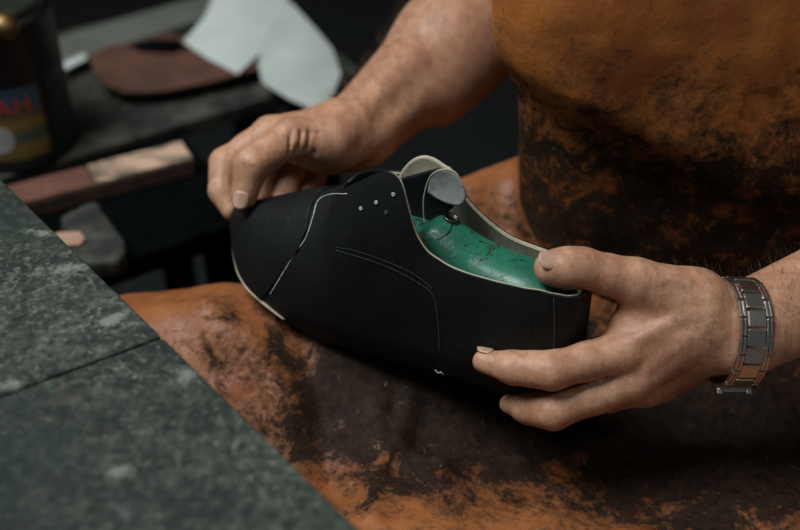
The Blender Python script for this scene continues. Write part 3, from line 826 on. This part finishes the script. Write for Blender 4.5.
def vert_box(name, c, sx_, sy_, z0, z1, mat, par):
    bm = oriented_box((c[0], c[1], (z0 + z1) / 2), (*ev, 0), (*en, 0), (0, 0, 1) , sx_, sy_, z1 - z0, .002); o = bm_obj(name, bm, mat); adopt(o, par); return o
for a, b in ((0, .20), (-.1, .44), (.55, .05), (.55, .44)): vert_box('leg', e0 + ev * a + en * b, .05, .05, 0, BZ - .04, DKWOOD, bench)
# dark cuts and chips in the top
# ------------------------------------------------------------------ back counter and lower shelf
CZ = .60
c0 = G(70, 157, CZ)[:2]; c1 = G(280, 94, CZ)[:2]; cv = unit(c1 - c0); cn = np.array([-cv[1], cv[0]]); cn = cn if cn[1] > 0 else -cn
def slab(name, p, d, nrm, a0, a1, b0, b1, z0, z1, mat, bev=.002):
    poly = [p + d * a0 + nrm * b0, p + d * a1 + nrm * b0, p + d * a1 + nrm * b1, p + d * a0 + nrm * b1]
    bm = prism([tuple(q) for q in poly], z0, z1, bev); return bm_obj(name, bm, mat)
ctr = empty('counter', (*(c0 + cn * .2), 0)); tag(ctr, 'grimy dark counter behind the workbench with tin, hide and card on it', 'counter')
adopt(slab('countertop', c0, cv, cn, -.17, .30, 0, float((G(100, 22, CZ)[:2] - c0).dot(cn)), CZ - .016, CZ, COUNTER), ctr)
for a, b in ((-.15, .05), (.25, .05), (-.15, .2), (.25, .2)):
    adopt(slab('leg', c0, cv, cn, a, a + .04, b - .02, b + .02, 0, CZ - .016, DKWOOD), ctr)
shf = empty('low_shelf', (*(c0 - cn * .08), 0)); tag(shf, 'blackened low shelf in front of the counter, under the wooden bar', 'shelf')
adopt(slab('shelf_board', c0, cv, cn, -.14, .10, -.165, -.004, .577, .597, DKWOOD), shf)
for a, b in ((-.12, -.148), (.06, -.148), (-.12, -.03), (.06, -.03)):
    adopt(slab('leg', c0, cv, cn, a, a + .025, b - .012, b + .012, 0, .577, DKWOOD), shf)
SZ = .597
# wooden bar: red-brown handle, pale worn face
bt = SZ + .017
q = [G(x, y, bt)[:2] for x, y in ((88, 165), (181, 143), (195, 158), (93, 186))]
bd = unit((q[1] - q[0]) + (q[2] - q[3])); bn = np.array([-bd[1], bd[0]]); bn = bn if bn[1] > 0 else -bn
bc = sum(q) / 4; hl = .5 * (np.linalg.norm(q[1] - q[0]) + np.linalg.norm(q[2] - q[3])) / 2; hwid = .5 * np.linalg.norm((q[0] + q[1]) / 2 - (q[2] + q[3]) / 2)
bar = empty('sharpening_strop', (*bc, SZ)); tag(bar, 'wooden bar with red brown handle and pale worn face on the low shelf', 'tool')
adopt(slab('bar', bc, bd, bn, -hl - .16, hl, -hwid, hwid, SZ + .0005, bt - .001, BARSIDE, .0015), bar)
adopt(slab('handle', bc, bd, bn, -hl - .158, -hl - .001, -hwid + .0005, hwid - .0005, bt - .0009, bt + .0008, REDWOOD, .0006), bar)
adopt(slab('worn_face', bc, bd, bn, -hl + .001, hl - .001, -hwid + .0005, hwid - .0005, bt - .0009, bt + .0016, STROP, .0006), bar)
# grey flat iron and the small pale chip beside it
def blob_prism(name, pix, z0, z1, mat, bev=.003, parent=None, smooth=True):
    return bm_obj(name, prism([tuple(G(x, y, z1)[:2]) for x, y in pix], z0, z1, bev), mat, parent, smooth)
iron = blob_prism('flat_iron', [(84, 203), (97, 200), (106, 214), (124, 238), (126, 250), (118, 260), (100, 262), (60, 262), (60, 215)], SZ, SZ + .018, COUNTER, .005)
tag(iron, 'dull grey rounded iron block lying below the wooden bar', 'tool')
chip = blob_prism('leather_offcut', [(56, 232), (80, 231), (85, 238), (80, 244), (50, 246)], SZ + .0181, SZ + .021, simple('pale_tan_offcut', (.36, .22, .15), .8), .0008)
tag(chip, 'small pale tan leather offcut on the grey iron block', 'leather offcut')
# metal straightedge, hide, cards on the counter
st = blob_prism('metal_straightedge', [(40, 42), (205, -6), (230, -6), (218, 12), (64, 64), (40, 66)], CZ, CZ + .012, GREYMETAL, .002); tag(st, 'dull grey metal straightedge lying across the back of the counter', 'ruler')
hd = blob_prism('leather_hide', [(88, 55), (110, 45), (150, 38), (165, 32), (178, 36), (215, 38), (262, 45), (258, 68), (215, 80), (165, 90), (125, 92), (105, 85), (95, 72)], CZ + .0135, CZ + .017, HIDE, .001); tag(hd, 'red brown leather piece with curved edge on the back counter', 'leather')
shadow = blob_prism('shadow_patch', [(128, 44), (150, 39), (176, 39), (190, 47), (172, 53), (140, 51)], CZ + .0171, CZ + .0185, DKWOOD, .0005); tag(shadow, 'thin black sheet standing in for a shadow on the red brown leather', 'shadow stand-in')  # black sheet added where a shadow falls across the hide
strap = blob_prism('metal_strip', [(60, 64), (84, 53), (87, 58), (62, 71)], CZ + .0125, CZ + .0145, PAPER, .0004); tag(strap, 'short bright metal strip beside the curved brown leather', 'metal strip')
screw = blob_prism('metal_clip', [(108, 101), (121, 93), (126, 95), (116, 104)], CZ, CZ + .006, STEEL, .0008); tag(screw, 'tiny bright metal clip on the counter below the brown leather', 'clip')
def card(name, pix, z, tilt, mat, curl=.004):
    """curled sheet of card: a filled outline with its own thickness"""
    pts = [G(x, y, z) for x, y in pix]
    bm = bmesh.new(); f = bm.faces.new([bm.verts.new(tuple(p)) for p in pts]); bmesh.ops.triangulate(bm, faces=[f]); bmesh.ops.subdivide_edges(bm, edges=bm.edges[:], cuts=5, use_grid_fill=True)
    c = sum(pts) / len(pts)
    for v in bm.verts:
        d = np.array(v.co) - c; v.co.z += tilt * d[1] + curl * math.sin(d[0] * 60 + 1) + .0
    ex = bmesh.ops.extrude_face_region(bm, geom=bm.faces[:]); bmesh.ops.translate(bm, verts=[v for v in ex['geom'] if isinstance(v, bmesh.types.BMVert)], vec=(0, 0, .0012))
    return bm_obj(name, bm, mat)
cd1 = card('card_pattern', [(183, 38), (205, 18), (222, -12), (292, -12), (284, 20), (262, 48), (237, 67), (210, 54)], CZ + .026, .12, PAPER, .002); tag(cd1, 'pale grey card pattern piece lying over the brown leather', 'card')
cd2 = card('card_pattern', [(258, 62), (268, 30), (290, 12), (310, 32), (332, 52), (341, 72), (332, 92), (318, 108), (290, 96), (262, 78)], CZ + .022, .10, PAPER2, .003); tag(cd2, 'rounded pale green grey card pattern beside the forearm', 'card')
v, f = tube([G(x, y, CZ + .033 - .00012 * y) for x, y in ((262, 62), (272, 36), (284, 12), (290, -12))], .0008, 5); 
# tin with printed label
tc = G(10, 160, CZ)[:2] + np.array([0, .03]); TR = .052
tin = empty('tin', (*tc, CZ)); tag(tin, 'black tin with a brass cap and faded colourful label at the upper left', 'tin')
def lathe(name, c, prof, mat, par, seg=64, a0=0, a1=2 * math.pi, closed=True):
    vs = []; m = len(prof); ns = seg if closed else seg + 1
    for i in range(ns):
        a = a0 + (a1 - a0) * i / seg
        for r, z in prof: vs.append((c[0] + r * math.cos(a), c[1] + r * math.sin(a), z))
    fs = []
    for i in range(seg):
        i2 = (i + 1) % ns
        for k in range(m - 1): fs.append((i * m + k, i2 * m + k, i2 * m + k + 1, i * m + k + 1))
    o = mesh_obj(name, vs, fs, mat); 
    if par: adopt(o, par)
    return o
lathe('tin_body', tc, [(.0001, CZ), (TR, CZ), (TR + .001, CZ + .002), (TR, CZ + .004), (TR, CZ + .128), (TR + .0012, CZ + .130), (TR - .003, CZ + .135), (.0001, CZ + .135)], TINB, tin)
lathe('lid', tc, [(TR - .004, CZ + .1355), (TR - .003, CZ + .141), (TR - .008, CZ + .144), (TR - .010, CZ + .142), (.0001, CZ + .142)], simple('grey_tin_lid', (.035, .04, .03), .4, .5), tin)
def label_mat():
    m = N('tin_label_print'); x, y, z = m.xyz()
    zz = m.math('ADD', z, m.math('MULTIPLY', m.noise(40, 3), .014))
    n = m.node('ShaderNodeMapRange', inp={'From Min': .012, 'From Max': .085}); m.link(m.math('SUBTRACT', zz, CZ), n.inputs[0])
    c = m.ramp(n.outputs[0], [(.0, (.05, .05, .03)), (.25, (.20, .13, .03)), (.38, (.03, .07, .05)), (.55, (.19, .12, .025)), (.68, (.07, .06, .03)), (.8, (.02, .06, .09)), (1., (.02, .045, .07))])
    m.color(c).set(Roughness=.5); return m.m
va_ = math.atan2(-tc[1], -tc[0])        # direction towards the viewer
lathe('label_print', tc, [(TR + .0006, CZ + .012), (TR + .0006, CZ + .080)], label_mat(), tin, 40, va_ - 1.0, va_ + .48, False)
LET = simple('red_print', (.30, .035, .02), .5, bump=0); WHT = simple('white_print', (.34, .36, .36), .5, bump=0)
cu = bpy.data.curves.new('lettering', 'FONT'); cu.body = 'LAH'; cu.size = .022; cu.extrude = .0002; cu.align_x = 'CENTER'
tmp = bpy.data.objects.new('tmp', cu); COL.objects.link(tmp); dg = bpy.context.evaluated_depsgraph_get(); dg.update()
me = bpy.data.meshes.new_from_object(tmp.evaluated_get(dg)); bpy.data.objects.remove(tmp)
def wrap(me, a_c, z_c, r):
    for v in me.vertices:
        a = a_c + v.co.x / r; rr = r + v.co.z; v.co = Vector((tc[0] + rr * math.cos(a), tc[1] + rr * math.sin(a), z_c + v.co.y))
bm = bmesh.new(); bm.from_mesh(me); bmesh.ops.triangulate(bm, faces=bm.faces[:]); bmesh.ops.subdivide_edges(bm, edges=bm.edges[:], cuts=2); bm.to_mesh(me); bm.free()
wrap(me, va_ - .06, CZ + .056, TR + .0010); me.materials.append(LET); o = link(bpy.data.objects.new('lettering', me)); adopt(o, tin)
dm = bmesh.new(); bmesh.ops.create_circle(dm, cap_ends=True, radius=.013, segments=32); bmesh.ops.triangulate(dm, faces=dm.faces[:]); bmesh.ops.subdivide_edges(dm, edges=dm.edges[:], cuts=2)
dme = bpy.data.meshes.new('emblem'); dm.to_mesh(dme); dm.free(); wrap(dme, va_ - .30, CZ + .034, TR + .0010); dme.materials.append(WHT); o = link(bpy.data.objects.new('emblem', dme)); adopt(o, tin)
lathe('label_print', tc, [(TR + .0006, CZ + .012), (TR + .0006, CZ + .085)], simple('blue_side_print', (.012, .022, .032), .5, var=.5, scale=90), tin, 20, va_ + .66, va_ + 1.3, False)
bk = G(4, 27, CZ + .152); kz = CZ + .1425
lathe('screw_cap', bk[:2], [(.0001, kz), (.006, kz)] + [(.0115 * math.cos(a), kz + .0105 + .0105 * math.sin(a)) for a in np.linspace(-1.05, 1.5, 16)] + [(.0001, kz + .021)], BRASS, tin, 32)
# ------------------------------------------------------------------ room shell
def plane_box(name, lo, hi, mat):
    bm = bmesh.new(); bmesh.ops.create_cube(bm, size=1)
    for v in bm.verts: v.co = Vector([lo[i] + (v.co[i] + .5) * (hi[i] - lo[i]) for i in range(3)])
    o = bm_obj(name, bm, mat); tag(o, kind='structure'); return o
WALL = simple('dark_green_grey_plaster', (.008, .011, .011), .9, var=.2, scale=5)
FLOOR = simple('dark_concrete_floor', (.005, .007, .0075), .85, var=.3, scale=8)
plane_box('floor', (-2, -1.6, -.05), (2.4, 2.6, 0), FLOOR)
plane_box('wall_back', (-2, 2.6, 0), (2.4, 2.7, 2.8), WALL)
plane_box('wall_left', (-2.1, -1.6, 0), (-2, 2.6, 2.8), WALL)
plane_box('wall_right', (2.4, -1.6, 0), (2.5, 2.6, 2.8), WALL)
# ------------------------------------------------------------------ light
def area(name, loc, target, size, power, col):
    l = bpy.data.lights.new(name, 'AREA'); l.shape = 'RECTANGLE'; l.size = size[0]; l.size_y = size[1]; l.energy = power; l.color = col
    o = bpy.data.objects.new(name, l); COL.objects.link(o); o.location = loc
    o.rotation_euler = (Vector(target) - Vector(loc)).to_track_quat('-Z', 'Y').to_euler(); return o
area('window_light', (-.68, .46, 2.1), (0, .55, .65), (.75, .7), 30, (.93, .98, 1.0))
area('added_watch_light', (.72, -.26, 2.2), (.1, .5, .65), (.16, .16), 2.6, (1.0, .93, .84))  # added lamp without a visible source, puts a highlight on the watch links
w = bpy.data.worlds.new('World'); sc.world = w; w.use_nodes = True
bg = w.node_tree.nodes['Background']; bg.inputs[0].default_value = (.62, .84, .88, 1); bg.inputs[1].default_value = .10
# ------------------------------------------------------------------ camera
cam = bpy.data.cameras.new('camera'); cam.sensor_width = 36; cam.lens = FPX / 800 * 36; cam.clip_start = .02
co = bpy.data.objects.new('camera', cam); COL.objects.link(co); co.location = CAM; co.rotation_euler = (math.pi / 2 - PITCH, 0, 0)
cam.dof.use_dof = True; cam.dof.focus_distance = .675; cam.dof.aperture_fstop = 3.2
sc.camera = co
sc.view_settings.view_transform = 'Standard'; sc.view_settings.look = 'None'; sc.view_settings.exposure = 0.0; sc.view_settings.gamma = 1
print('done', time.time() - T0)
